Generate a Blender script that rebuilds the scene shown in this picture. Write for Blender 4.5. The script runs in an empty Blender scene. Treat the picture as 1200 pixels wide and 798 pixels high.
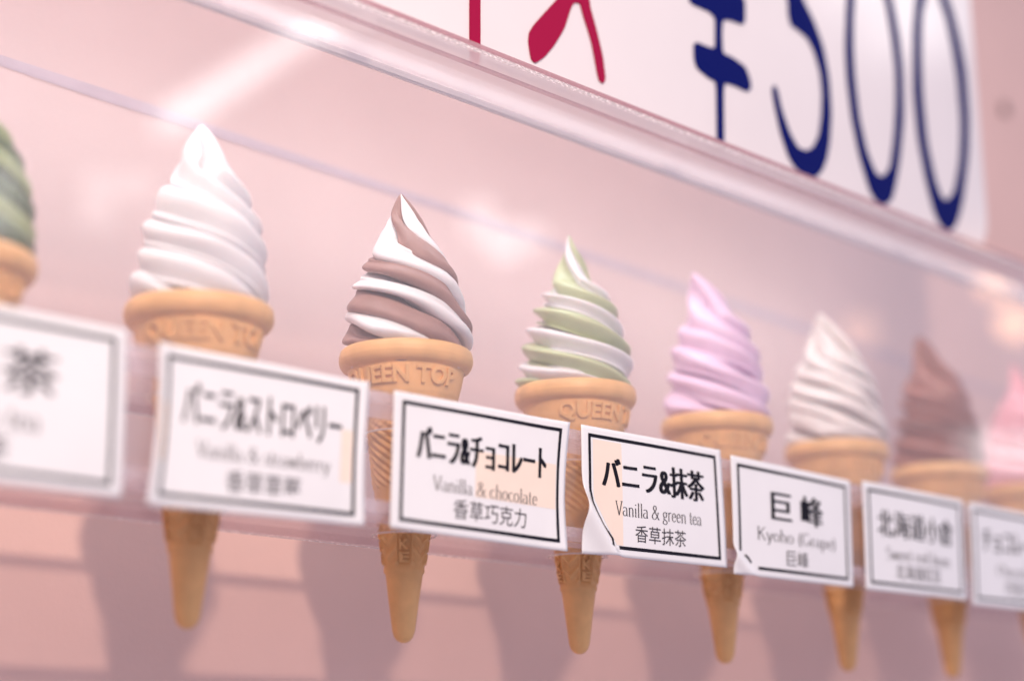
import bpy, bmesh, math, random
from mathutils import Vector, Matrix, noise
random.seed(4)
PI = math.pi; sin = math.sin; cos = math.cos; R = math.radians
S = bpy.context.scene
col = S.collection

# ------------------------------------------------------------------ camera
yaw, pitch, roll = R(44.802), R(14.285), R(-0.371)
fw = Vector((sin(yaw)*cos(pitch), cos(yaw)*cos(pitch), sin(pitch)))
r0 = Vector((cos(yaw), -sin(yaw), 0)); u0 = r0.cross(fw)
rt = cos(roll)*r0 + sin(roll)*u0; up = -sin(roll)*r0 + cos(roll)*u0
CAM = Vector((-0.37701, -0.55812, -0.17838))
cd = bpy.data.cameras.new('camera'); cam = bpy.data.objects.new('camera', cd); col.objects.link(cam)
M = Matrix((( rt.x, up.x, -fw.x, CAM.x), (rt.y, up.y, -fw.y, CAM.y), (rt.z, up.z, -fw.z, CAM.z), (0, 0, 0, 1)))
cam.matrix_world = M
cd.lens = 59.86; cd.sensor_width = 36; cd.clip_start = 0.01; cd.clip_end = 100
cd.dof.use_dof = True; cd.dof.focus_distance = 0.768; cd.dof.aperture_fstop = 2.9
S.camera = cam

# ------------------------------------------------------------------ light
w = bpy.data.worlds.new('World'); S.world = w; w.use_nodes = True
nt = w.node_tree                                                   # pale street daylight above, duller pavement light from below
bg = nt.nodes['Background']; bg.inputs[1].default_value = 0.87
tcw = nt.nodes.new('ShaderNodeTexCoord'); sp = nt.nodes.new('ShaderNodeSeparateXYZ'); rp = nt.nodes.new('ShaderNodeValToRGB')
nt.links.new(tcw.outputs['Generated'], sp.inputs[0])
mrw = nt.nodes.new('ShaderNodeMapRange'); mrw.inputs[1].default_value = -1; mrw.inputs[2].default_value = 1
nt.links.new(sp.outputs['Z'], mrw.inputs[0]); nt.links.new(mrw.outputs[0], rp.inputs[0])
rp.color_ramp.elements[0].position = 0.35; rp.color_ramp.elements[0].color = (0.52, 0.45, 0.56, 1)
rp.color_ramp.elements[1].position = 0.62; rp.color_ramp.elements[1].color = (0.92, 0.92, 1.12, 1)
nt.links.new(rp.outputs[0], bg.inputs[0])

def area(name, loc, target, size, size_y, power, color, shape='RECTANGLE', roll_=0.0):
    l = bpy.data.lights.new(name, 'AREA'); l.shape = shape; l.size = size; l.size_y = size_y
    l.energy = power; l.color = color
    o = bpy.data.objects.new(name, l); col.objects.link(o)
    o.location = loc
    d = Vector(target) - Vector(loc)
    q = d.to_track_quat('-Z', 'Y')
    o.rotation_euler = (q.to_matrix() @ Matrix.Rotation(roll_, 3, 'Z')).to_euler()
    return o
# the warm lamp in front of the counter: it throws the cones' shadows on the back wall
area('counter_lamp', (-0.45, -0.916, 0.64), (0.12, 0, 0), 0.05, 0.05, 15.5, (1.0, 0.78, 0.60))
# added fill lamp above and behind the sign, brightening the upper wall
area('upper_fill_light', (-0.10, 0.03, 0.55), (-0.10, 0.10, 0.0), 1.3, 0.12, 4.5, (0.84, 0.99, 1.02))
# second added fill lamp, under the lid, lifting the back wall
wall_fill = area('wall_fill_light', (-0.05, -0.0190, 0.1240), (-0.05, 0.12, 0.100), 1.35, 0.006, 0.56, (0.84, 0.98, 1.0))
wall_fill.data.spread = R(116)
# windows and lamps across the street, seen only as soft reflections in the acrylic
def far_window(px, pz, sx, sz, rad, color=(1.0, 0.98, 0.97), roll_=0.0, shape='RECTANGLE', n='street_window'):
    k = PI/4 if shape == 'DISK' else 1
    area(n, (px, -2.05, pz), (0.15, -0.05, 0.05), sx, sz, rad*1.0*PI*sx*sz*k, color, shape, roll_)
for i in range(14):                                               # a slanting row of bright panes
    t = i/13
    far_window(1.24+0.42*t, 0.985+0.37*t, 0.07, 0.06, 2.6*(0.85-0.35*t))
far_window(1.10, 0.80, 0.06, 0.10, 1.1); far_window(1.17, 0.84, 0.06, 0.05, 1.0); far_window(0.92, 0.76, 0.05, 0.13, 2.0)
far_window(2.02, 0.97, 0.07, 0.09, 2.2); far_window(2.10, 0.94, 0.08, 0.08, 2.8); far_window(2.19, 0.97, 0.05, 0.06, 2.2)
far_window(4.02, 0.74, 0.10, 0.06, 2.2); far_window(4.25, 0.75, 0.18, 0.08, 3.0)
far_window(3.55, 2.16, 0.16, 0.30, 3.2); far_window(3.80, 2.12, 0.16, 0.36, 4.0); far_window(4.02, 2.08, 0.10, 0.22, 3.4)
for bx, bz, br in ((4.07, 1.36, 6.0), (4.20, 1.27, 5.0), (4.30, 1.16, 6.5), (3.45, 0.98, 2.0)):
    far_window(bx, bz, 0.09, 0.09, br, (1.0, 0.55, 0.30), 0, 'DISK', 'street_bulb')

S.view_settings.view_transform = 'Standard'; S.view_settings.look = 'None'
S.view_settings.exposure = 0.0; S.view_settings.gamma = 1.0
S.render.engine = 'CYCLES'
S.cycles.max_bounces = 10; S.cycles.transparent_max_bounces = 24
S.cycles.caustics_reflective = False; S.cycles.caustics_refractive = False

# ------------------------------------------------------------------ materials
def mat(name, base, rough=0.5, spec=0.5, noise_amt=0.0, noise_scale=200.0, bump=0.0, bump_scale=900.0, sss=0.0, coat=0.0, color2=None):
    m = bpy.data.materials.new(name); m.use_nodes = True
    nt = m.node_tree; b = nt.nodes['Principled BSDF']
    b.inputs['Base Color'].default_value = (*base, 1); b.inputs['Roughness'].default_value = rough
    b.inputs['Specular IOR Level'].default_value = spec
    b.inputs['Coat Weight'].default_value = coat; b.inputs['Coat Roughness'].default_value = 0.15
    if sss:
        b.inputs['Subsurface Weight'].default_value = sss
        b.inputs['Subsurface Radius'].default_value = (1.0, 0.6, 0.5); b.inputs['Subsurface Scale'].default_value = 0.003
    tc = nt.nodes.new('ShaderNodeTexCoord')
    if noise_amt or color2:
        n = nt.nodes.new('ShaderNodeTexNoise'); n.inputs['Scale'].default_value = noise_scale; n.inputs['Detail'].default_value = 6
        nt.links.new(tc.outputs['Object'], n.inputs['Vector'])
        mp = nt.nodes.new('ShaderNodeMapRange'); mp.inputs[1].default_value = 0.3; mp.inputs[2].default_value = 0.7
        nt.links.new(n.outputs['Fac'], mp.inputs[0])
        mx = nt.nodes.new('ShaderNodeMix'); mx.data_type = 'RGBA'
        c2 = color2 or tuple(c*(1-noise_amt) for c in base)
        mx.inputs['A'].default_value = (*base, 1); mx.inputs['B'].default_value = (*c2, 1)
        nt.links.new(mp.outputs[0], mx.inputs['Factor']); nt.links.new(mx.outputs['Result'], b.inputs['Base Color'])
    if bump:
        n2 = nt.nodes.new('ShaderNodeTexNoise'); n2.inputs['Scale'].default_value = bump_scale; n2.inputs['Detail'].default_value = 5
        nt.links.new(tc.outputs['Object'], n2.inputs['Vector'])
        bp = nt.nodes.new('ShaderNodeBump'); bp.inputs['Strength'].default_value = bump; bp.inputs['Distance'].default_value = 0.0006
        nt.links.new(n2.outputs['Fac'], bp.inputs['Height']); nt.links.new(bp.outputs['Normal'], b.inputs['Normal'])
    return m

def acrylic(name, tint=(0.97, 0.96, 0.97), haze=0.0, haze_col=(0.9, 0.85, 0.88), scratch=0.0, rough=0.0, f0=0.05):
    """clear sheet: Schlick reflection over straight transmission, plus a milky share that pales what lies behind"""
    m = bpy.data.materials.new(name); m.use_nodes = True
    nt = m.node_tree; nt.nodes.clear(); N = nt.nodes.new; L = nt.links.new
    out = N('ShaderNodeOutputMaterial'); geo = N('ShaderNodeNewGeometry')
    dt = N('ShaderNodeVectorMath'); dt.operation = 'DOT_PRODUCT'
    L(geo.outputs['Normal'], dt.inputs[0]); L(geo.outputs['Incoming'], dt.inputs[1])
    ab = N('ShaderNodeMath'); ab.operation = 'ABSOLUTE'; L(dt.outputs['Value'], ab.inputs[0])
    inv = N('ShaderNodeMath'); inv.operation = 'SUBTRACT'; inv.inputs[0].default_value = 1; L(ab.outputs[0], inv.inputs[1])
    pw = N('ShaderNodeMath'); pw.operation = 'POWER'; L(inv.outputs[0], pw.inputs[0]); pw.inputs[1].default_value = 5
    ml = N('ShaderNodeMath'); ml.operation = 'MULTIPLY_ADD'; L(pw.outputs[0], ml.inputs[0]); ml.inputs[1].default_value = 1-f0; ml.inputs[2].default_value = f0
    tr = N('ShaderNodeBsdfTransparent'); tr.inputs[0].default_value = (*tint, 1)
    gl = N('ShaderNodeBsdfGlossy'); gl.inputs['Roughness'].default_value = rough; gl.inputs[0].default_value = (1, 1, 1, 1)
    mx = N('ShaderNodeMixShader'); L(ml.outputs[0], mx.inputs[0]); L(tr.outputs[0], mx.inputs[1]); L(gl.outputs[0], mx.inputs[2])
    last = mx
    if haze or scratch:
        df = N('ShaderNodeBsdfDiffuse'); df.inputs[0].default_value = (*haze_col, 1)
        tl = N('ShaderNodeBsdfTranslucent'); tl.inputs[0].default_value = (*haze_col, 1)
        dd = N('ShaderNodeMixShader'); dd.inputs[0].default_value = 0.5; L(df.outputs[0], dd.inputs[1]); L(tl.outputs[0], dd.inputs[2])
        m2 = N('ShaderNodeMixShader'); m2.inputs[0].default_value = haze
        if scratch:
            tc = N('ShaderNodeTexCoord'); mpn = N('ShaderNodeMapping'); mpn.inputs['Scale'].default_value = (500, 1600, 1600)
            L(tc.outputs['Object'], mpn.inputs[0])
            n = N('ShaderNodeTexNoise'); n.inputs['Scale'].default_value = 1.0; n.inputs['Detail'].default_value = 4; L(mpn.outputs[0], n.inputs['Vector'])
            mr = N('ShaderNodeMapRange'); mr.inputs[1].default_value = 0.5; mr.inputs[2].default_value = 0.68
            mr.inputs[3].default_value = haze; mr.inputs[4].default_value = min(1, haze+scratch); L(n.outputs['Fac'], mr.inputs[0])
            L(mr.outputs[0], m2.inputs[0])
        L(mx.outputs[0], m2.inputs[1]); L(dd.outputs[0], m2.inputs[2]); last = m2
    L(last.outputs[0], out.inputs['Surface'])
    return m

M_wall = mat('pink_wall_paint', (0.71, 0.475, 0.44), 0.55, 0.3, 0.10, 9, bump=0.15, bump_scale=300)
M_fascia = mat('pink_fascia_paint', (0.50, 0.25, 0.24), 0.45, 0.4, 0.12, 14, bump=0.1, bump_scale=300)
M_wall_line = mat('dull_mauve_line', (0.56, 0.41, 0.44), 0.85, 0.3, 0.1, 60)
M_cone = mat('wafer_plastic', (0.86, 0.49, 0.20), 0.42, 0.45, 0.20, 90, bump=0.25, bump_scale=1500, sss=0.15)
M_paper = mat('label_paper', (0.75, 0.745, 0.77), 0.30, 0.5, 0.03, 50, bump=0.10, bump_scale=140, coat=0.4)
M_ink = mat('black_ink', (0.008, 0.007, 0.014), 0.6, 0.12)
M_thin_ink = mat('grey_black_ink', (0.06, 0.055, 0.065), 0.55, 0.2)
M_tan_patch = mat('tan_patch_tone', (0.82, 0.68, 0.59), 0.5, 0.3, 0.04, 90)
M_sign = mat('white_sign_face', (0.70, 0.655, 0.68), 0.12, 0.5, 0.03, 20, coat=0.2)
M_red = mat('crimson_vinyl', (0.30, 0.006, 0.050), 0.6, 0.06)
M_blue = mat('navy_vinyl', (0.0005, 0.004, 0.105), 0.6, 0.06)
M_screw = mat('dull_screw_metal', (0.16, 0.09, 0.09), 0.5, 0.5)
M_pane = acrylic('clear_acrylic_pane', (0.985, 0.98, 0.985), haze=0.03, haze_col=(0.95, 0.93, 0.95))  # haze put in to pale the wall behind, like a reflected veil
M_shelf = acrylic('clear_acrylic_shelf', (0.97, 0.955, 0.97), haze=0.07)
M_strip = acrylic('milky_acrylic_strip', (0.97, 0.95, 0.97), haze=0.36, haze_col=(0.90, 0.82, 0.88), scratch=0.15)
M_edge = acrylic('scratched_acrylic_edge', (0.95, 0.93, 0.95), haze=0.40, haze_col=(1, 0.99, 0.99), scratch=0.5)
M_rim = acrylic('polished_hole_edge', (0.97, 0.95, 0.97), haze=0.55, haze_col=(1, 0.96, 0.96), scratch=0.4)
M_lid = acrylic('clear_acrylic_lid', (0.97, 0.95, 0.96), haze=0.42, haze_col=(0.95, 0.91, 0.92), f0=0.03)
M_mauve = acrylic('mauve_cut_edge', (0.85, 0.70, 0.74), haze=0.55, haze_col=(0.66, 0.46, 0.50), scratch=0.1)
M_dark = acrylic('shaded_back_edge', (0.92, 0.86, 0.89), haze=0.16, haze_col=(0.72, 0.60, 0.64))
M_fill_bar = mat('added_fill_bar_white', (0.80, 0.74, 0.76), 0.6, 0.2, 0.05, 60)
ice = dict(rough=0.38, spec=0.45, bump=0.3, bump_scale=700, sss=0.25)
M_white = mat('white_cream', (0.76, 0.745, 0.765), **ice)
M_choco_soft = mat('milk_chocolate_cream', (0.35, 0.20, 0.175), noise_amt=0.15, noise_scale=160, rough=0.5, spec=0.3, bump=0.3, bump_scale=700, sss=0.1)
M_green = mat('green_tea_cream', (0.50, 0.55, 0.33), noise_amt=0.12, noise_scale=120, **ice)
M_darkgreen = mat('deep_green_tea_cream', (0.09, 0.14, 0.045), noise_amt=0.25, noise_scale=120, **ice)
M_midgreen = mat('mid_green_tea_cream', (0.33, 0.40, 0.17), noise_amt=0.2, noise_scale=120, **ice)
M_lilac = mat('lilac_grape_cream', (0.80, 0.58, 0.76), noise_amt=0.06, noise_scale=120, **ice)
M_beige = mat('pale_bean_cream', (0.78, 0.71, 0.68), noise_amt=0.10, noise_scale=160, **ice)
M_choco = mat('dark_chocolate_cream', (0.33, 0.115, 0.08), noise_amt=0.15, noise_scale=120, rough=0.38, spec=0.4, bump=0.3, sss=0.1)
M_pink = mat('strawberry_cream', (0.86, 0.42, 0.47), noise_amt=0.06, noise_scale=120, **ice)
M_blush = mat('blush_strawberry_cream', (0.90, 0.50, 0.42), noise_amt=0.08, noise_scale=120, **ice)

# ------------------------------------------------------------------ helpers
def link(name, me, m=None, parent=None, smooth=False):
    o = bpy.data.objects.new(name, me); col.objects.link(o)
    if m is not None and not me.materials: me.materials.append(m)
    if parent: o.parent = parent
    if smooth:
        for p in me.polygons: p.use_smooth = True
    return o
def mesh(name, vs, fs, m=None, parent=None, smooth=False):
    me = bpy.data.meshes.new(name); me.from_pydata([tuple(v) for v in vs], [], fs); me.update()
    return link(name, me, m, parent, smooth)
def thing(name, label, cat, loc=(0, 0, 0), group=None):
    o = bpy.data.objects.new(name, None); o.empty_display_size = 0.02; col.objects.link(o)
    o.location = loc; o['label'] = label; o['category'] = cat
    if group: o['group'] = group
    return o
def box(name, x0, x1, y0, y1, z0, z1, m, parent=None, bevel=0.0):
    bm = bmesh.new(); bmesh.ops.create_cube(bm, size=1)
    for v in bm.verts:
        v.co = Vector(((x0+x1)/2 + v.co.x*(x1-x0), (y0+y1)/2 + v.co.y*(y1-y0), (z0+z1)/2 + v.co.z*(z1-z0)))
    if bevel: bmesh.ops.bevel(bm, geom=bm.edges[:], offset=bevel, segments=2, affect='EDGES')
    me = bpy.data.meshes.new(name); bm.to_mesh(me); bm.free()
    return link(name, me, m, parent)

# ------------------------------------------------------------------ text outlines from Blender's built-in font
_cache = {}
def text2d(body, extrude=0.0, res=3, bevel=0.0):
    key = (body, extrude, bevel)
    if key not in _cache:
        c = bpy.data.curves.new('t', 'FONT'); c.body = body; c.extrude = extrude; c.resolution_u = res; c.bevel_depth = bevel; c.offset = 0.018 if extrude else 0
        o = bpy.data.objects.new('t', c); col.objects.link(o)
        me = bpy.data.meshes.new_from_object(o.evaluated_get(bpy.context.evaluated_depsgraph_get()))
        _cache[key] = ([tuple(v.co) for v in me.vertices], [tuple(p.vertices) for p in me.polygons])
        bpy.data.objects.remove(o); bpy.data.curves.remove(c); bpy.data.meshes.remove(me)
    return _cache[key]
def poly2d(polys, extrude=0.0, off=0.0):
    c = bpy.data.curves.new('t', 'CURVE'); c.dimensions = '2D'; c.fill_mode = 'BOTH'; c.extrude = extrude; c.offset = off
    for pts in polys:
        s = c.splines.new('POLY'); s.points.add(len(pts)-1); s.use_cyclic_u = True
        for p, q in zip(s.points, pts): p.co = (q[0], q[1], 0, 1)
    o = bpy.data.objects.new('t', c); col.objects.link(o)
    me = bpy.data.meshes.new_from_object(o.evaluated_get(bpy.context.evaluated_depsgraph_get()))
    r = ([tuple(v.co) for v in me.vertices], [tuple(p.vertices) for p in me.polygons])
    bpy.data.objects.remove(o); bpy.data.curves.remove(c); bpy.data.meshes.remove(me)
    return r
def smooth_loop(pts, n=2):
    for _ in range(n):                                  # Chaikin rounding
        q = []
        for i in range(len(pts)):
            a, b = pts[i], pts[(i+1) % len(pts)]
            q += [(a[0]*.86+b[0]*.14, a[1]*.86+b[1]*.14), (a[0]*.14+b[0]*.86, a[1]*.14+b[1]*.86)]
        pts = q
    return pts

# thin roman letters drawn with a broad nib: (strokes as polylines in a 0..w x 0..1 box, x-height .62)
def arc(cx, cy, rx, ry, a0, a1, n=10):
    return [(cx+rx*cos(R(a0+(a1-a0)*i/n)), cy+ry*sin(R(a0+(a1-a0)*i/n))) for i in range(n+1)]
SV = 0.07
def ser(x, y, l=SV): return [(x-l, y), (x+l, y)]
GL = {
 'V': (.62, [[(.06, 1), (.31, 0)], [(.31, 0), (.56, 1)], ser(.08, 1, .1), ser(.54, 1, .1)]),
 'K': (.66, [[(.12, 0), (.12, 1)], [(.12, .42), (.54, 1)], [(.26, .6), (.58, 0)], ser(.12, 0, .09), ser(.12, 1, .09), ser(.56, 1, .08), ser(.58, 0, .08)]),
 'G': (.68, [arc(.34, .5, .27, .5, 45, 330, 16), [(.58, .38), (.58, .08)], ser(.56, .38, .1)]),
 'S': (.52, [arc(.26, .75, .19, .24, 30, 270, 12) + arc(.26, .26, .2, .26, 90, -150, 12)[1:]]),
 'C': (.62, [arc(.33, .5, .27, .5, 45, 315, 16), [(.53, .72), (.53, 1)]]),
 'a': (.48, [arc(.2, .46, .16, .15, 150, 0, 6) + [(.37, .05), (.44, 0)], arc(.2, .18, .16, .18, 80, 350, 10)]),
 'n': (.54, [[(.12, 0), (.12, .6)], arc(.27, .42, .15, .2, 170, 0, 8) + [(.42, 0)], ser(.12, 0), ser(.42, 0), ser(.09, .6, .04)]),
 'i': (.26, [[(.13, 0), (.13, .6)], ser(.13, 0), ser(.1, .6, .04), [(.13, .82), (.13, .9)]]),
 'l': (.26, [[(.13, 0), (.13, 1)], ser(.13, 0), ser(.1, 1, .04)]),
 '&': (.72, [[(.66, 0), (.2, .72)] + arc(.31, .82, .13, .17, 200, -20, 8) + [(.36, .62), (.14, .38)] + arc(.26, .2, .2, .2, 130, 300, 8) + [(.5, .2), (.62, .5)], ser(.62, .5), ser(.66, 0)]),
 'c': (.44, [arc(.24, .31, .18, .31, 45, 320, 12)]),
 'e': (.46, [[(.07, .34), (.4, .34)] + arc(.24, .34, .16, .28, 0, 180, 8) + arc(.24, .3, .17, .3, 180, 320, 8)]),
 'o': (.5, [arc(.25, .31, .19, .31, 0, 360, 16)]),
 'h': (.54, [[(.12, 0), (.12, 1)], arc(.27, .42, .15, .2, 170, 0, 8) + [(.42, 0)], ser(.12, 0), ser(.42, 0), ser(.09, 1, .04)]),
 't': (.32, [[(.14, .85), (.14, .12)] + arc(.22, .12, .08, .12, 180, 320, 5), ser(.15, .6, .11)]),
 'g': (.48, [arc(.23, .42, .15, .2, 0, 360, 14), arc(.23, -.12, .19, .16, 60, 420, 14), [(.16, .24), (.1, .12), (.3, .05)], [(.36, .56), (.45, .6)]]),
 'r': (.38, [[(.12, 0), (.12, .6)], arc(.26, .42, .14, .2, 170, 50, 6), ser(.12, 0), ser(.09, .6, .04)]),
 's': (.38, [arc(.2, .46, .12, .15, 30, 270, 8) + arc(.2, .16, .13, .16, 90, -150, 8)[1:]]),
 'w': (.68, [[(.06, .6), (.2, 0)], [(.2, 0), (.34, .6)], [(.34, .6), (.48, 0)], [(.48, 0), (.62, .6)], ser(.06, .6), ser(.34, .6), ser(.62, .6)]),
 'b': (.52, [[(.12, 0), (.12, 1)], arc(.27, .31, .17, .31, 150, -150, 14), ser(.09, 1, .04)]),
 'd': (.52, [[(.4, 0), (.4, 1)], arc(.25, .31, .17, .31, 30, 330, 14), ser(.37, 1, .04), ser(.44, 0, .04)]),
 'p': (.52, [[(.12, -.35), (.12, .6)], arc(.27, .31, .17, .31, 150, -150, 14), ser(.12, -.35), ser(.09, .6, .04)]),
 'y': (.5, [[(.07, .6), (.25, 0)], [(.43, .6), (.22, -.25), (.1, -.33)], ser(.07, .6), ser(.43, .6)]),
 '(': (.3, [arc(.36, .4, .24, .65, 120, 240, 8)]), ')': (.3, [arc(-.06, .4, .24, .65, 60, -60, 8)]), ' ': (.3, []),
}
def roman(text, hx=0.042, hy=0.014):
    vs, fs, x = [], [], 0.0
    for ch in text:
        wd, strokes = GL[ch]
        for st in strokes:
            base = len(vs)
            for i, p in enumerate(st):
                a = st[max(i-1, 0)]; b = st[min(i+1, len(st)-1)]
                dx, dy = b[0]-a[0], b[1]-a[1]; l = math.hypot(dx, dy) or 1
                nx, ny = -dy/l, dx/l
                h = math.hypot(hx*nx, hy*ny)
                vs += [(x+p[0]+nx*h, p[1]+ny*h, 0), (x+p[0]-nx*h, p[1]-ny*h, 0)]
            for i in range(len(st)-1): fs.append((base+2*i, base+2*i+1, base+2*i+3, base+2*i+2))
        x += wd
    return vs, fs

# ------------------------------------------------------------------ the setting behind the row
W0 = 0.12
bw = box('back_wall', -1.2, 3.2, W0, W0+0.03, -0.75, 0.80, M_wall); bw['kind'] = 'structure'
# thin tinted line along the wall, running slightly downhill
def tinted_line(name, xa, za, xb, zb, h, y, m, d=0.0005):
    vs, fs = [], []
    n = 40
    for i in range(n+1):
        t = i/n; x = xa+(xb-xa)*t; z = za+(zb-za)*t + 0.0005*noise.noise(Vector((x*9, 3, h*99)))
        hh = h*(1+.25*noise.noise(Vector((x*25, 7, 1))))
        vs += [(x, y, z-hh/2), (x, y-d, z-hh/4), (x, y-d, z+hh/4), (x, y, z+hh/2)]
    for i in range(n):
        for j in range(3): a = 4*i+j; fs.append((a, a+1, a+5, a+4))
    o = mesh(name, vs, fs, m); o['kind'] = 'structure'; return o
tinted_line('wall_line', -0.35, 0.1475, 2.6, 0.075, 0.0056, W0-0.0002, M_wall_line, 0.0001)

# ------------------------------------------------------------------ acrylic case
SP = 0.110486
KS = list(range(-4, 11))
case = thing('display_case', 'clear acrylic case with two thin perforated shelves that hold the row of cones', 'display case', (0.2, -0.05, -0.08))
def cpart(o):
    o.parent = case; o.matrix_parent_inverse = Matrix.Translation(case.location).inverted(); return o
XA, XB = (KS[0]-.5)*SP, (KS[-1]+.5)*SP
YF, YB = -0.0465, 0.040
cpart(box('front_pane', XA, XB, -0.0495, -0.0470, -0.0800, 0.1262, M_pane))
cpart(box('lid', XA, XB, -0.0590, -0.0180, 0.1268, 0.1305, M_lid))
cpart(box('lid_front_edge', XA, XB, -0.0602, -0.0591, 0.1282, 0.1305, M_mauve))
cpart(box('lid_scratched_edge', XA, XB, -0.0602, -0.0591, 0.1266, 0.1281, M_edge))
cpart(box('lid_back_edge', XA, XB, -0.0179, -0.0145, 0.1262, 0.1305, M_dark))
cpart(box('added_fill_bar', XA, XB, -0.0222, -0.0197, 0.1228, 0.1266, M_fill_bar, None, 0.0006))  # bar made up to go with the added fill lamp under the lid
cpart(box('glue_seam', XA, XB, -0.0500, -0.0465, 0.1263, 0.1267, M_dark))
def shelf(name, z0, z1, rad, strip_y):
    N_ = 48
    def cell(vs, fs, x, ya, yb, hole):
        # square plate with a round hole, walls of the hole included
        def sq(a):
            c_, s_ = cos(a), sin(a)
            hx = SP/2; yc = 0.0
            t = 1e9
            if abs(c_) > 1e-9: t = min(t, hx/abs(c_))
            if s_ > 1e-9: t = min(t, (yb-yc)/s_)
            if s_ < -1e-9: t = min(t, (ya-yc)/s_)
            return (x+c_*t, yc+s_*t)
        b = len(vs)
        corner = [math.atan2(yb, SP/2), PI-math.atan2(yb, SP/2), math.atan2(ya, -SP/2)+2*PI, math.atan2(ya, SP/2)+2*PI]
        ang = sorted([2*PI*i/N_ for i in range(N_)] + [c % (2*PI) for c in corner])
        for a in ang:
            p = sq(a); q = (x+rad*cos(a), rad*sin(a))
            vs += [(p[0], p[1], z0), (p[0], p[1], z1), (q[0], q[1], z0), (q[0], q[1], z1)]
        n = len(ang)
        for i in range(n):
            j = (i+1) % n; A, B = b+4*i, b+4*j
            fs += [(A, A+2, B+2, B), (A+1, B+1, B+3, A+3), (A+2, A+3, B+3, B+2)]
    vs, fs = [], []
    for k in KS: cell(vs, fs, k*SP, strip_y, YB, True)
    # outer end and long edges
    b = len(vs)
    vs += [(XA, strip_y, z0), (XB, strip_y, z0), (XB, YB, z0), (XA, YB, z0), (XA, strip_y, z1), (XB, strip_y, z1), (XB, YB, z1), (XA, YB, z1)]
    fs += [(b+2, b+3, b+7, b+6), (b+1, b+2, b+6, b+5), (b+3, b, b+4, b+7)]
    s = cpart(mesh(name, vs, fs, M_shelf))
    st = box('front_strip', XA, XB, YF, strip_y-0.0002, z0, z1, M_strip); st.parent = s
    be = box('back_edge', XA, XB, YB+0.0002, YB+0.0008, z0-0.0001, z0+0.0009, M_edge); be.parent = s
    be = box('cut_face', XA, XB, YB+0.0002, YB+0.0010, z0+0.0011, z1, M_mauve); be.parent = s
    tv, tf = [], []
    for i in range(N_):
        a = 2*PI*i/N_
        for j in range(6):
            bb = 2*PI*j/6; rr = rad-0.0001+0.0006*cos(bb); tv.append((rr*cos(a), rr*sin(a), z0+0.0004*sin(bb)))
    for i in range(N_):
        for j in range(6): tf.append((6*i+j, 6*((i+1) % N_)+j, 6*((i+1) % N_)+(j+1) % 6, 6*i+(j+1) % 6))
    first = None
    for k in KS[2:-2]:
        if first is None: r_ = first = mesh('hole_rim', tv, tf, M_rim, None, True)
        else: r_ = link('hole_rim', first.data)
        r_.location = (k*SP, 0, 0); r_.parent = s
    return s
shelf('upper_shelf', -0.0335, -0.0290, 0.0188, -0.0215)
shelf('lower_shelf', -0.0775, -0.0730, 0.0140, -0.0215)

# ------------------------------------------------------------------ soft serve cones
PROF = [(0.5, 25.0), (3.2, 26.6), (4.2, 27.6), (4.3, 28.6), (3.5, 29.4), (1.6, 29.9), (-0.6, 30.0), (-2.4, 29.5), (-3.8, 28.6), (-4.7, 27.3), (-4.9, 26.0), (-6.2, 25.8), (-12, 24.7),
        (-17, 23.4), (-20.5, 21.8), (-24, 19.2), (-26.5, 17.4), (-28, 16.8), (-40, 15.6), (-54, 14.1), (-58, 13.5), (-66, 12.4), (-68, 12.0), (-80, 10.3), (-91, 8.75),
        (-92, 8.9), (-93.4, 8.9), (-94.4, 8.1), (-104, 6.8), (-114, 5.5), (-118.5, 4.9), (-121, 4.1), (-122.6, 2.8), (-123.4, 1.2), (-123.5, 0.05)]
def lerp_tab(tab, x, xi=0, yi=1):
    for a, b in zip(tab, tab[1:]):
        if a[xi] <= x <= b[xi] or b[xi] <= x <= a[xi]:
            d = b[xi]-a[xi]
            return a[yi] if abs(d) < 1e-9 else a[yi]+(b[yi]-a[yi])*(x-a[xi])/d
    return tab[-1][yi]
def cone_mesh():
    rows = []
    for (za, ra), (zb, rb) in zip(PROF, PROF[1:]):
        n = max(1, int(abs(zb-za)/0.55))
        for i in range(n): rows.append((za+(zb-za)*i/n, ra+(rb-ra)*i/n))
    rows.append(PROF[-1])
    NU = 224; vs, fs = [], []
    for z, r in rows:
        for i in range(NU):
            a = 2*PI*i/NU; d = 0.0
            if -58 < z < -28.5:                                   # slanting waffle ribs
                e = min(1, (-28.5-z)/1.5, (z+58)/1.5)
                d = 1.15*e*(0.5+0.5*cos(19*a + 1.75*z))**0.7 - 0.55*e
            elif -91 < z < -67.5:                                 # pressed panels with chevron ribs between them
                e = min(1, (-67.5-z)/1.0, (z+91)/1.0)
                f = (a+PI) % (PI/2) - PI/4
                f = f if f > -9 else 0
                q = abs(f)
                if q < 0.30: d = -0.5*e
                elif q < 0.37: d = 0.7*e
                else: d = e*(1.15*max(0, cos(9.5*(q-0.37)*1.0 + 1.05*z + (0.9 if int((a+PI)/(PI/2)) % 2 else 0)))**0.8 - 0.15)
            d += 0.07*noise.noise(Vector((cos(a)*3, sin(a)*3, z*0.12)))
            rr = (r+d)/1000
            vs.append((rr*cos(a), rr*sin(a), z/1000))
    n = len(rows)
    for j in range(n-1):
        for i in range(NU):
            k = (i+1) % NU
            fs.append((j*NU+i, (j+1)*NU+i, (j+1)*NU+k, j*NU+k))
    return vs, fs
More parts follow.
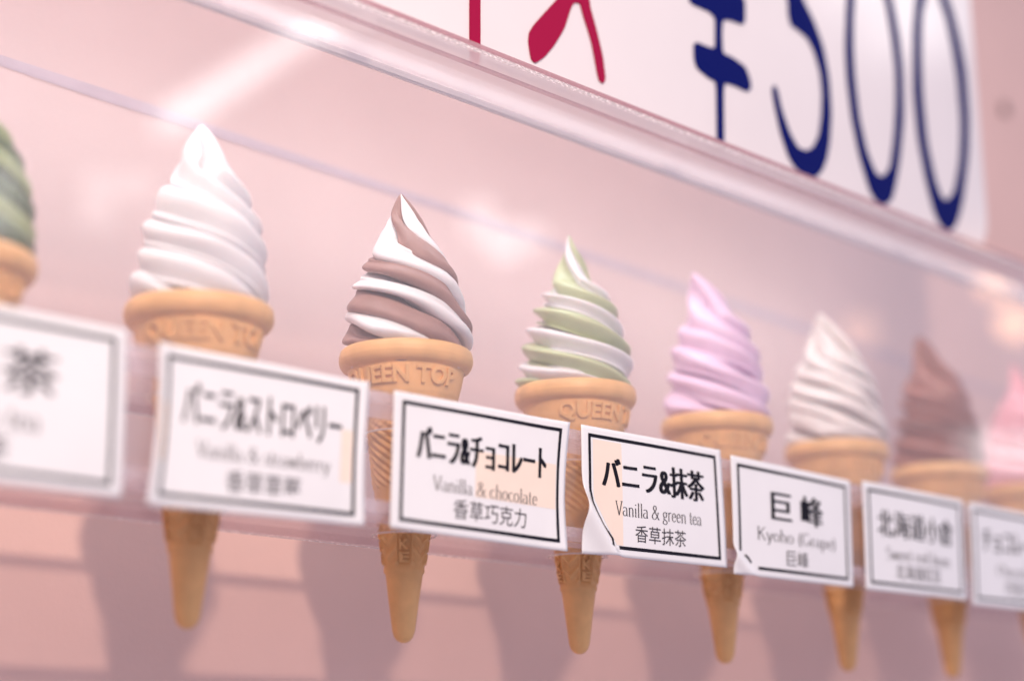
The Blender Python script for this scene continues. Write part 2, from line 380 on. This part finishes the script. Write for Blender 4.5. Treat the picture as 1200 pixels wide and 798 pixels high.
def wrap_letters(body, a_mid, span, z_top, z_bot, lift, spaced=1.0):
    vs, fs = text2d(body, 0.08, 3, 0.018)
    xs = [v[0] for v in vs]; ys = [v[1] for v in vs]; zs = [v[2] for v in vs]
    x0, x1, y0, y1, m0, m1 = min(xs), max(xs), min(ys), max(ys), min(zs), max(zs)
    out = []
    for x, y, e in vs:
        a = a_mid + ((x-x0)/(x1-x0)-.5)*span
        z = z_bot + (z_top-z_bot)*(y-y0)/(y1-y0)
        r = lerp_tab(PROF[11:], z) + lift*((e-m0)/(m1-m0)) - 0.25
        out.append((r*cos(a)/1000, r*sin(a)/1000, z/1000))
    return out, fs
CV = bpy.data.meshes.new('cone'); v_, f_ = cone_mesh(); CV.from_pydata(v_, [], f_); CV.update(); CV.materials.append(M_cone)
for p in CV.polygons: p.use_smooth = True
v1, f1 = wrap_letters('QUEEN TOP', 0.0, R(126), -6.6, -15.8, 1.5)
TV = bpy.data.meshes.new('embossed_lettering'); TV.from_pydata(v1, [], f1); TV.update(); TV.materials.append(M_cone)
va, fa_ = [], []
for side in range(4):                                             # stacked letters pressed in each of the four panels
    am = -PI + PI/4 + side*PI/2
    for n_, ch in enumerate('CAKE'):
        zt = -69.3 - n_*5.4
        rr = lerp_tab(PROF, zt)
        q, g = wrap_letters(ch, am, 4.6/rr, zt, zt-4.5, 1.15)
        b = len(va); va += q; fa_ += [tuple(b+i for i in t) for t in g]
LV = bpy.data.meshes.new('panel_lettering'); LV.from_pydata(va, [], fa_); LV.update(); LV.materials.append(M_cone)

def swirl(parent, spec):
    """extruded soft serve: helical lobes that overlap downwards and run out into a bent tip"""
    n, lead, ztop = spec['lobes'], spec['lead'], spec['top']
    tab = spec.get('tab') or [(0, 27.4), (.10, 28.0), (.20, 27.8), (.34, 26.2), (.48, 23.2), (.60, 19.4), (.68, 16.0), (.75, 12.4), (.82, 9.2), (.89, 6.2), (.95, 3.4), (.985, 1.4), (1.0, 0.25)]
    rnd = random.Random(spec['seed'])
    amp0, droop, sub, dx = spec.get('amp', 4.4)*1.45, spec.get('droop', 2.6)*1.5, spec.get('sub', 0.0), spec.get('dx', 0.0)
    dy = spec.get('dy', 0.0)
    NV, NL = 170, 30
    ph = spec.get('phase', 0.0); la = [1+rnd.uniform(-.16, .16) for _ in range(n)]; ls = [rnd.uniform(0, 9) for _ in range(n)]
    z0 = 0.0
    wd = [1+rnd.uniform(-.22, .22) for _ in range(n)]; tot = sum(wd); st = [sum(wd[:i])/tot for i in range(n+1)]
    def pt(l, w, v):
        u = 2*PI*(st[l]+(st[l+1]-st[l])*w) + ph
        zz = z0 + (ztop-z0)*v
        Rr = lerp_tab(tab, v)
        tw = 2*PI*(zz-z0-0.55*max(0, v-.70)*(ztop-z0))/lead 
        th = u - tw + spec.get('wob', .30)*noise.noise(Vector((cos(u)*1.2+ls[0], sin(u)*1.2, v*5)))
        f = max(0.0, sin(PI*w**spec.get('asym', .6)))**spec.get('pw', .75)
        nxt = la[l % n]
        A = min(amp0*nxt*(1+.5*noise.noise(Vector((cos(u)*1.5, sin(u)*1.5+ls[0], v*7)))), Rr*.5)
        if sub: f *= 1 + sub*(1+1.2*noise.noise(Vector((ls[l]+5, v*5, 3))))*(cos(2*PI*spec.get('nsub', 2)*w)-1)*0.5
        r = Rr - A*0.85 + A*f
        r = max(0.05, r*(1+.07*noise.noise(Vector((cos(th)*1.2, sin(th)*1.2, v*5+ls[0])))))
        r += 0.22*noise.noise(Vector((l+w*3, v*22, ls[1])))*min(1, Rr/8)
        dz = -droop*nxt*math.exp(-((w-.22)/.20)**2)*min(1, (Rr/16)**1.5)
        bend = max(0, v-.62)/.38
        ox = dx*bend**2.0; oy = dy*bend**2.0
        r = min(r, 26.2+max(0, zz+dz-4.0)*1.1)
        return (( r*cos(th)+ox)/1000, (r*sin(th)+oy)/1000, (zz+dz)/1000)
    groups = {}
    for l in range(n): groups.setdefault(spec['mats'][l % len(spec['mats'])], []).append(l)
    names = spec['names']
    for gi, (mi, lobes) in enumerate(groups.items()):
        vs, fs = [], []
        for l in lobes:
            b = len(vs)
            for j in range(NV+1):
                for i in range(NL+1):
                    # crowd the samples at the creases
                    ww = .5-.5*cos(PI*i/NL); vs.append(pt(l, ww, j/NV))
            for j in range(NV):
                for i in range(NL):
                    a = b+j*(NL+1)+i; fs.append((a, a+1, a+NL+2, a+NL+1))
        mesh(names[gi], vs, fs, mi, parent, True)
    # hidden core closes the creases from behind
    
CONES = [
 dict(k=-1, label='green tea soft serve cone cut off by the left edge, above the tea name card', mats=[M_darkgreen, M_midgreen], names=['dark_green_swirl', 'green_swirl'], lobes=4, lead=36, top=78, seed=3, face=-105, dx=0, sub=.15, pw=1.0, amp=7),
 dict(k=0, label='tall all white soft serve cone with hooked tip, first whole cone from the left', mats=[M_white]*5+[M_white], names=['white_swirl'], lobes=4, lead=52, top=82.5, seed=11, face=-112, dx=-2.5, dy=0, tab=[(0, 27.6), (.12, 28.2), (.24, 27.6), (.38, 26.0), (.50, 23.6), (.60, 20.6), (.72, 16.2), (.80, 12.4), (.88, 8.4), (.94, 5.0), (.98, 2.3), (1.0, 0.25)], sub=0.45, nsub=2, amp=8.5, phase=.3, droop=4.5, wob=0.6, asym=.5, pw=0.8),
 dict(k=1, label='twist cone with white and milky brown chocolate bands', mats=[M_white, M_choco_soft], names=['white_swirl', 'chocolate_swirl'], lobes=6, lead=54, top=78.5, seed=5, face=-139, dx=-4, amp=8.2, phase=0.4, asym=.6, droop=3.2, wob=0.55, pw=0.85, sub=0.16, nsub=3),
 dict(k=2, label='vanilla and green tea twist cone with pale green and white bands', mats=[M_white, M_green], names=['white_swirl', 'green_tea_swirl'], lobes=4, lead=37, top=83.5, seed=9, face=-92, dx=-3, sub=0.55, nsub=2, amp=8.2, phase=1.2, droop=4.0, wob=.55, asym=.6, tab=[(0, 27.6), (.12, 28.2), (.24, 27.6), (.38, 25.2), (.50, 22.0), (.60, 18.4), (.67, 14.6), (.73, 11.0), (.80, 7.8), (.87, 5.0), (.94, 2.6), (.985, 1.0), (1.0, 0.2)], ),
 dict(k=3, label='lilac pink grape soft serve cone behind the card with the curled lower left corner', mats=[M_lilac], names=['lilac_swirl'], lobes=4, lead=50, top=85, seed=21, face=-100, dx=-13, dy=2, sub=0.45, nsub=2, amp=8.5, phase=.6, wob=0.6, droop=4.5, asym=.6, tab=[(0, 27.6), (.12, 28.2), (.24, 27.6), (.38, 26.0), (.50, 23.6), (.60, 20.6), (.72, 16.2), (.80, 12.4), (.88, 8.4), (.94, 5.0), (.98, 2.3), (1.0, 0.25)], pw=0.85),
 dict(k=4, label='greyish white soft serve cone between the lilac one and the dark chocolate one', mats=[M_beige], names=['pale_swirl'], lobes=6, lead=60, top=83, seed=31, face=-95, dx=-10, amp=8.5, wob=.5, droop=3.5, asym=.6, tab=[(0, 27.6), (.12, 28.2), (.24, 27.6), (.38, 26.0), (.50, 23.6), (.60, 20.6), (.72, 16.2), (.80, 12.4), (.88, 8.4), (.94, 5.0), (.98, 2.3), (1.0, 0.25)], pw=1.15),
 dict(k=5, label='dark chocolate brown soft serve cone, only brown swirl in the row', mats=[M_choco], names=['brown_swirl'], lobes=4, sub=.5, nsub=2, lead=46, top=88, seed=41, face=-90, dx=-14, amp=9.5, wob=.5, droop=3.5, asym=.6, tab=[(0, 27.6), (.12, 28.2), (.24, 27.6), (.38, 26.0), (.50, 23.6), (.60, 20.6), (.72, 16.2), (.80, 12.4), (.88, 8.4), (.94, 5.0), (.98, 2.3), (1.0, 0.25)], pw=.9),
 dict(k=6, label='strawberry pink soft serve cone cut off by the right edge of the photo', mats=[M_pink], names=['pink_swirl'], lobes=4, lead=40, top=90, seed=51, face=-90, dx=-7, amp=8, phase=.5, wob=.6, asym=.6, tab=[(0, 27.6), (.12, 28.2), (.24, 27.6), (.38, 25.2), (.50, 22.0), (.60, 18.4), (.67, 14.6), (.73, 11.0), (.80, 7.8), (.87, 5.0), (.94, 2.6), (.985, 1.0), (1.0, 0.2)], pw=1.1),
]
for c in CONES:
    t = thing('soft_serve_cone', c['label'], 'ice cream cone', (c['k']*SP + (0.004 if c['k'] == -1 else 0), 0, 0), 'soft serve cones standing in the case')
    co = link('cone', CV, None, t); 
    view = math.degrees(math.atan2(-0.558, -0.377-c['k']*SP))           # which way each cone was turned when it was set in its hole
    turn = view + 135 + {1: 0, 2: 24, 0: 14}.get(c['k'], 30*math.sin(c['k']*5))
    co.rotation_euler = (0, 0, R(turn))
    te = link('embossed_lettering', TV, None, co); le = link('panel_lettering', LV, None, co); te.rotation_euler = (0, 0, R(c['face']-turn))
    le.rotation_euler = (0, 0, 0)
    swirl(t, c)

# ------------------------------------------------------------------ name cards
YC = -0.0502
CARD_QUADS = {
 -1: [(-163.4, -26.6), (-64.4, -26.1), (-63.3, -85.4), (-162.6, -86.0)],
 0: [(-52.3, -28.4), (45.5, -27.7), (44.0, -84.9), (-54.4, -86.8)],
 1: [(59.8, -28.7), (161.4, -27.8), (158.6, -85.1), (58.4, -84.2)],
 2: [(169.7, -27.4), (268.7, -26.4), (270.6, -83.3), (168.9, -84.9)],
 3: [(276.6, -27.9), (378.0, -29.0), (375.7, -85.3), (275.7, -85.8)],
 4: [(389.3, -27.7), (490.8, -27.5), (487.6, -84.7), (387.4, -85.4)],
 5: [(497.2, -27.8), (596.5, -28.0), (594.5, -86.0), (493.7, -86.7)],
}
CARDS = {
 -1: ('抹 茶', (.24, .73, .22, .48), 'Green tea', (.28, .67, .56, .69), '抹茶', (.38, .56, .73, .87)),
 0: ('バニラ&ストロベリー', (.13, .87, .21, .48), 'Vanilla & strawberry', (.20, .82, .57, .705), '香草草莓', (.34, .68, .73, .87)),
 1: ('バニラ&チョコレート', (.13, .865, .225, .475), 'Vanilla & chocolate', (.215, .815, .575, .685), '香草巧克力', (.33, .75, .725, .87)),
 2: ('バニラ&抹茶', (.135, .85, .222, .475), 'Vanilla & green tea', (.215, .82, .56, .705), '香草抹茶', (.345, .70, .735, .87)),
 3: ('巨 峰', (.31, .73, .235, .50), 'Kyoho (Grape)', (.19, .84, .57, .72), '巨峰', (.42, .60, .74, .88)),
 4: ('北海道小倉', (.13, .87, .235, .49), 'Sweet red bean', (.20, .82, .58, .70), '北海道紅豆', (.28, .72, .73, .87)),
 5: ('チョコレート', (.13, .80, .235, .46), 'Chocolate', (.28, .74, .58, .68), '巧克力', (.36, .64, .73, .87)),
}
CARD_LABEL = {
 -1: 'white tea name card cut off by the left edge, blurred, below the green cone',
 0: 'white vanilla and strawberry name card with bent left side, below the all white cone',
 1: 'sharp white name card for vanilla and chocolate with a tan patch at its right',
 2: 'white vanilla and green tea name card with folded lower left corner',
 3: 'white grape name card with a small curled lower left corner, two large characters',
 4: 'blurred white card with five large characters in front of the dark brown cone',
 5: 'blurred name card cut off by the right edge below the pink cone',
}
def card(k):
    q = CARD_QUADS[k]; rnd = random.Random(70+k)
    b1, b2, b3 = rnd.uniform(.2, .9), rnd.uniform(0, 6), rnd.uniform(.3, .8)
    curl = {2: (.24, .50, 4.5), 3: (.17, .22, 2.4)}.get(k)
    def S_(u, v, off=0.0):
        x = (q[0][0]*(1-u)+q[1][0]*u)*(1-v) + (q[3][0]*(1-u)+q[2][0]*u)*v
        z = (q[0][1]*(1-u)+q[1][1]*u)*(1-v) + (q[3][1]*(1-u)+q[2][1]*u)*v
        out = b1*sin(PI*u)*.8 + .35*sin(2*PI*u*1.3+b2)*sin(PI*v) + b3*sin(PI*v)*.6
        if k == 0: out += 2.2*max(0, 1-u/.12)**2 + 1.6*max(0, (u-.88)/.12)**2 - .6*sin(PI*v)*max(0, 1-u/.2); x += 1.6*sin(PI*v)*max(0, 1-u/.15) - 1.2*sin(PI*v)*max(0, (u-.85)/.15)
        if k in (1,): x -= 1.3*sin(PI*v)*max(0, (u-.8)/.2); out += 1.2*max(0, (u-.85)/.15)*(1-sin(PI*v))
        if curl:                                                  # buckled corner: a ridge across it, the tip pressed back
            cu, cv, h = curl
            s = u/cu + (1-v)/cv
            if s < 1.25: out += h*math.exp(-((s-.72)/.26)**2)
        return Vector((x/1000, YC - (0.0006+max(out, 0)/1000) - off, z/1000))
    cx = sum(p[0] for p in q)/4000; base = Vector((cx, YC, q[2][1]/1000))
    t = thing('name_card', CARD_LABEL[k], 'label', base, 'name cards along the shelf front')
    def sheet(name, u0, u1, v0, v1, m, off, nu, nv, thick=0.0, left=None):
        vs, fs = [], []
        for s in ([off+thick, off] if thick else [off]):
            for j in range(nv+1):
                vv = v0+(v1-v0)*j/nv; ul = max(u0, left(vv)) if left else u0
                for i in range(nu+1): vs.append(S_(ul+(u1-ul)*i/nu, vv, s)-base)
        n = (nu+1)*(nv+1)
        for j in range(nv):
            for i in range(nu):
                a = j*(nu+1)+i; fs.append((a, a+nu+1, a+nu+2, a+1))
                if thick: fs.append((n+a, n+a+1, n+a+nu+2, n+a+nu+1))
        if thick:
            ring = [i for i in range(nu+1)] + [j*(nu+1)+nu for j in range(1, nv+1)] + [nv*(nu+1)+i for i in range(nu-1, -1, -1)] + [j*(nu+1) for j in range(nv-1, 0, -1)]
            for a, b in zip(ring, ring[1:]+ring[:1]): fs.append((a, b, n+b, n+a))
        return mesh(name, vs, fs, m, t, True)
    body = sheet('card', 0, 1, 0, 1, M_paper, 0, 56, 36, 0.00025)
    # printed frame, following the paper
    mu, mv, lu, lv = .052, .072, .0165, .027
    vs, fs = [], []
    def strip(path, wu, wv):
        b = len(vs)
        for i, (u, v) in enumerate(path):
            a = path[max(i-1, 0)]; c = path[min(i+1, len(path)-1)]
            du, dv = c[0]-a[0], (c[1]-a[1])*.576; l = math.hypot(du, dv) or 1
            nx, ny = -dv/l, du/l
            vs.append(S_(u+nx*wu/2, v+ny*wv/2, .00040)-base); vs.append(S_(u-nx*wu/2, v-ny*wv/2, .00040)-base)
        for i in range(len(path)-1): fs.append((b+2*i, b+2*i+1, b+2*i+3, b+2*i+2))
    def seg(a, b, n=30): return [(a[0]+(b[0]-a[0])*i/n, a[1]+(b[1]-a[1])*i/n) for i in range(n+1)]
    u0, u1, v0, v1 = mu, 1-mu, mv, 1-mv
    strip(seg((u0-lu/2, v0), (u1+lu/2, v0), 50), lu, lv); strip(seg((u1, v0), (u1, v1)), lu, lv)
    if k == 2:
        strip(seg((u0, v0), (u0, .52)), lu, lv)
        strip([(u0, .50), (.062, .60), (.085, .68), (.12, .77), (.17, .85)], lu*.9, lv)
        strip([(.150, .815), (.182, .865), (.160, .925)], lu*1.6, lv)
        strip(seg((.235, v1), (u1+lu/2, v1), 50), lu, lv)
    elif k == 3:
        strip(seg((u0, v0), (u0, .80)), lu, lv); strip([(.085, .83), (.11, .85), (.135, .89)], lu*.9, lv*.8)
        strip(seg((.19, v1), (u1+lu/2, v1), 50), lu, lv)
    else:
        strip(seg((u0, v0), (u0, v1)), lu, lv); strip(seg((u0-lu/2, v1), (u1+lu/2, v1), 50), lu, lv)
    mesh('printed_border', vs, fs, M_ink, t)
    def lettering(name, src, bx, m, off, bold=0, boldy=0):
        sv, sf = src
        xs = [p[0] for p in sv]; ys = [p[1] for p in sv]; x0, x1, y0, y1 = min(xs), max(xs), min(ys), max(ys)
        vs, fs = [], []
        for s in range(max(1, bold)):
            b = len(vs); sh = (s-(bold-1)/2)*.0019 if bold else 0
            for p in sv:
                u = bx[0] + (bx[1]-bx[0])*(p[0]-x0)/(x1-x0) + sh; v = bx[3] - (bx[3]-bx[2])*(p[1]-y0)/(y1-y0)
                vs.append(S_(u, v, off+s*.00002)-base)
            fs += [tuple(b+i for i in f) for f in sf]
        return mesh(name, vs, fs, m, t)
    ti, tb, en, eb, ch, cb = CARDS[k]
    lettering('japanese_lettering', text2d(ti), tb, M_ink, .00042, 4 if k in (0, -1, 4, 5) else 7)
    lettering('english_lettering', roman(en), eb, M_thin_ink, .00042)
    lettering('chinese_lettering', text2d(ch), cb, M_thin_ink, .00042)
    # flat tan patches laid over some cards
    tan_areas = {0: [(.03, .065, .36, .72), (.875, .935, .36, .72)], 1: [(.445, .935, .345, .69)], 2: [(.075, .265, .10, .91)]}.get(k, [])
    for tp in tan_areas: sheet('tan_patch', tp[0], tp[1], tp[2], tp[3], M_tan_patch, .00032, 16, 24, 0.0, (lambda v: .075+.40*max(0, v-.56)) if k == 2 else None)
for k in CARD_QUADS: card(k)

# ------------------------------------------------------------------ price sign standing on the lid
SIGN_GLYPHS = {
 'i_kana': ('red', [[(117.2,134.5),(117.2,191.9),(105.2,174.8),(104.1,179.6),(119.2,212.3),(132.7,246.5),(138.4,246.6),(121.9,204.5),(121.8,135.9)],]),
 'su_kana': ('red', [[(176.2,185.8),(166.6,175.0),(158.8,165.9),(155.9,161.4),(155.3,156.9),(156.9,149.1),(158.6,148.3),(164.5,153.2),(171.0,160.9),(178.4,172.1),(183.5,185.0),(185.3,187.7),(187.8,189.2),(191.5,189.5),(193.8,183.4),(199.7,170.7),(204.1,152.6),(206.0,151.8),(207.3,154.0),(205.7,164.9),(201.7,177.3),(197.0,189.0),(195.5,201.4),(211.2,242.2),(214.2,257.7),(170.8,252.6),(169.4,241.9),(198.4,243.6),(186.4,207.5)],]),
 'yen_symbol': ('blue', [[(280.0,195.3),(291.6,195.5),(298.0,196.9),(299.1,216.3),(292.9,218.6),(279.2,218.1),(277.1,219.3),(276.2,228.9),(282.1,233.4),(299.0,235.7),(300.2,258.4),(275.3,312.0),(286.6,319.3),(304.9,274.5),(326.9,322.5),(336.4,323.7),(305.5,259.3),(305.0,237.7),(315.5,238.2),(323.0,236.6),(324.2,232.2),(323.6,223.1),(321.9,220.2),(311.3,219.6),(303.8,217.2),(302.3,207.7),(302.5,195.9),(312.1,195.8),(322.5,193.9),(325.9,187.9),(326.3,183.6),(323.5,181.3),(311.2,181.7),(302.0,180.4),(300.4,141.2),(296.4,141.1),(297.9,179.2),(290.7,179.5),(281.3,182.1),(279.7,186.4)],]),
 'digit_five': ('blue', [[(366.9,246.6),(366.5,240.3),(368.4,234.4),(374.9,233.5),(383.8,231.3),(390.3,224.3),(395.1,212.8),(396.1,200.1),(394.0,184.8),(390.4,172.4),(383.8,163.0),(375.7,158.8),(368.1,158.9),(360.7,166.0),(354.1,177.9),(351.0,188.4),(349.2,190.7),(347.7,188.3),(348.9,181.0),(353.2,165.3),(359.7,152.6),(365.6,147.6),(375.9,145.7),(384.1,147.2),(390.3,152.9),(395.2,160.8),(399.1,171.9),(402.3,190.3),(402.0,211.9),(397.7,229.8),(389.6,243.3),(379.8,253.5),(371.4,272.1),(373.3,317.4),(406.7,320.7),(408.0,335.3),(366.8,330.3),(363.0,269.1),(365.1,253.9)],]),
 'digit_zero': ('blue', [[(422.6,237.8),(422.2,217.9),(424.6,193.3),(430.3,171.4),(438.9,152.4),(444.6,147.4),(452.6,146.7),(460.8,152.1),(466.2,163.3),(472.1,178.4),(479.9,208.6),(482.4,239.8),(480.9,262.1),(477.2,280.1),(469.4,303.4),(456.0,318.9),(446.6,316.6),(435.6,297.3),(427.5,269.3)],[(429.1,239.8),(428.9,219.8),(431.2,195.1),(437.2,175.3),(444.2,164.5),(448.8,162.3),(454.3,163.1),(462.9,171.2),(469.7,193.6),(474.4,217.0),(476.3,240.0),(474.4,260.0),(470.7,280.8),(463.2,298.4),(451.3,308.6),(444.3,303.2),(436.0,283.4),(431.0,259.4)],]),
 'digit_zero_b': ('blue', [[(497.6,250.5),(495.0,229.1),(496.5,198.8),(502.2,173.8),(508.7,156.0),(514.6,148.6),(523.1,146.0),(531.7,151.3),(537.9,160.6),(543.5,171.7),(553.9,203.5),(558.7,230.3),(558.9,262.6),(554.3,283.1),(548.3,300.4),(538.1,318.2),(526.9,326.4),(515.6,316.5),(506.1,295.5),(500.5,273.2)],[(504.9,252.8),(503.7,227.6),(505.3,199.2),(511.6,176.2),(517.4,166.6),(521.5,164.6),(526.6,165.8),(535.4,174.1),(544.8,197.0),(550.0,223.8),(549.6,255.4),(546.1,276.1),(541.2,293.9),(532.9,309.2),(525.3,313.8),(518.2,305.5),(510.1,288.0),(507.3,272.5)],]),
}

YS = -0.0350
sg = thing('price_sign', 'white board with crimson and navy price lettering standing on the acrylic lid', 'sign', (0.25, YS, 0.1465))
def rounded(x0, x1, z0, z1, r, n=10):
    pts = []
    for cx, cz, a0 in ((x1-r, z1-r, 0), (x0+r, z1-r, 90), (x0+r, z0+r, 180), (x1-r, z0+r, 270)):
        for i in range(n+1): a = R(a0+90*i/n); pts.append((cx+r*cos(a), cz+r*sin(a)))
    return pts
def plate(name, loops, y, th, m):
    vs, fs = poly2d(loops, th/2, 0.0010 if th < .001 else 0.0)
    o = mesh(name, [(p[0]-0.25, y-YS+p[2], p[1]-0.1465) for p in vs], fs, m, sg); return o
plate('board', [rounded(-0.10, 0.573, 0.1400, 0.62, 0.026)], YS+0.0025, 0.005, M_sign)
for fx in (0.05, 0.26, 0.47): box('foot', fx-0.25, fx-0.24, -0.001, 0.004, 0.1306-0.1465, 0.1398-0.1465, M_lid, sg)
for nm, (c_, loops) in SIGN_GLYPHS.items():
    plate(nm.replace('_b', ''), [smooth_loop([(x/1000, z/1000) for x, z in lp]) for lp in loops], YS-0.0004, 0.0006, M_red if c_ == 'red' else M_blue)
# a dull screw head in the fascia right of the sign
bm = bmesh.new(); bmesh.ops.create_uvsphere(bm, u_segments=20, v_segments=10, radius=0.006)
for v in bm.verts: v.co.y *= 0.45
me = bpy.data.meshes.new('screw_head'); bm.to_mesh(me); bm.free()
sc_ = thing('screw', 'small dark round screw head in the pink fascia right of the price sign', 'screw', (0.8980, 0.1190, 0.3762))
link('screw_head', me, M_screw, sc_, True)

# dust and tiny chips on the clear pane
rnd = random.Random(9); vs, fs = [], []
for _ in range(150):
    x, z, s = rnd.uniform(-.12, .6), rnd.uniform(-.02, .12), rnd.choice([.00010, .00014, .0002, .00026])
    c0 = len(vs); n = 6
    for i in range(n): a = 2*PI*i/n; q = s*rnd.uniform(.5, 1.3); vs.append((x+q*cos(a), -0.0497, z+q*sin(a)*rnd.uniform(.5, 1.6)))
    vs.append((x, -0.0497-s*.6, z))
    for i in range(n): fs.append((c0+i, c0+(i+1) % n, c0+n))
M_dust = mat('dust', (0.42, 0.30, 0.28), 0.9, 0.1)
du = cpart(mesh('dust_specks', vs, fs, M_dust)); du['kind'] = 'stuff'
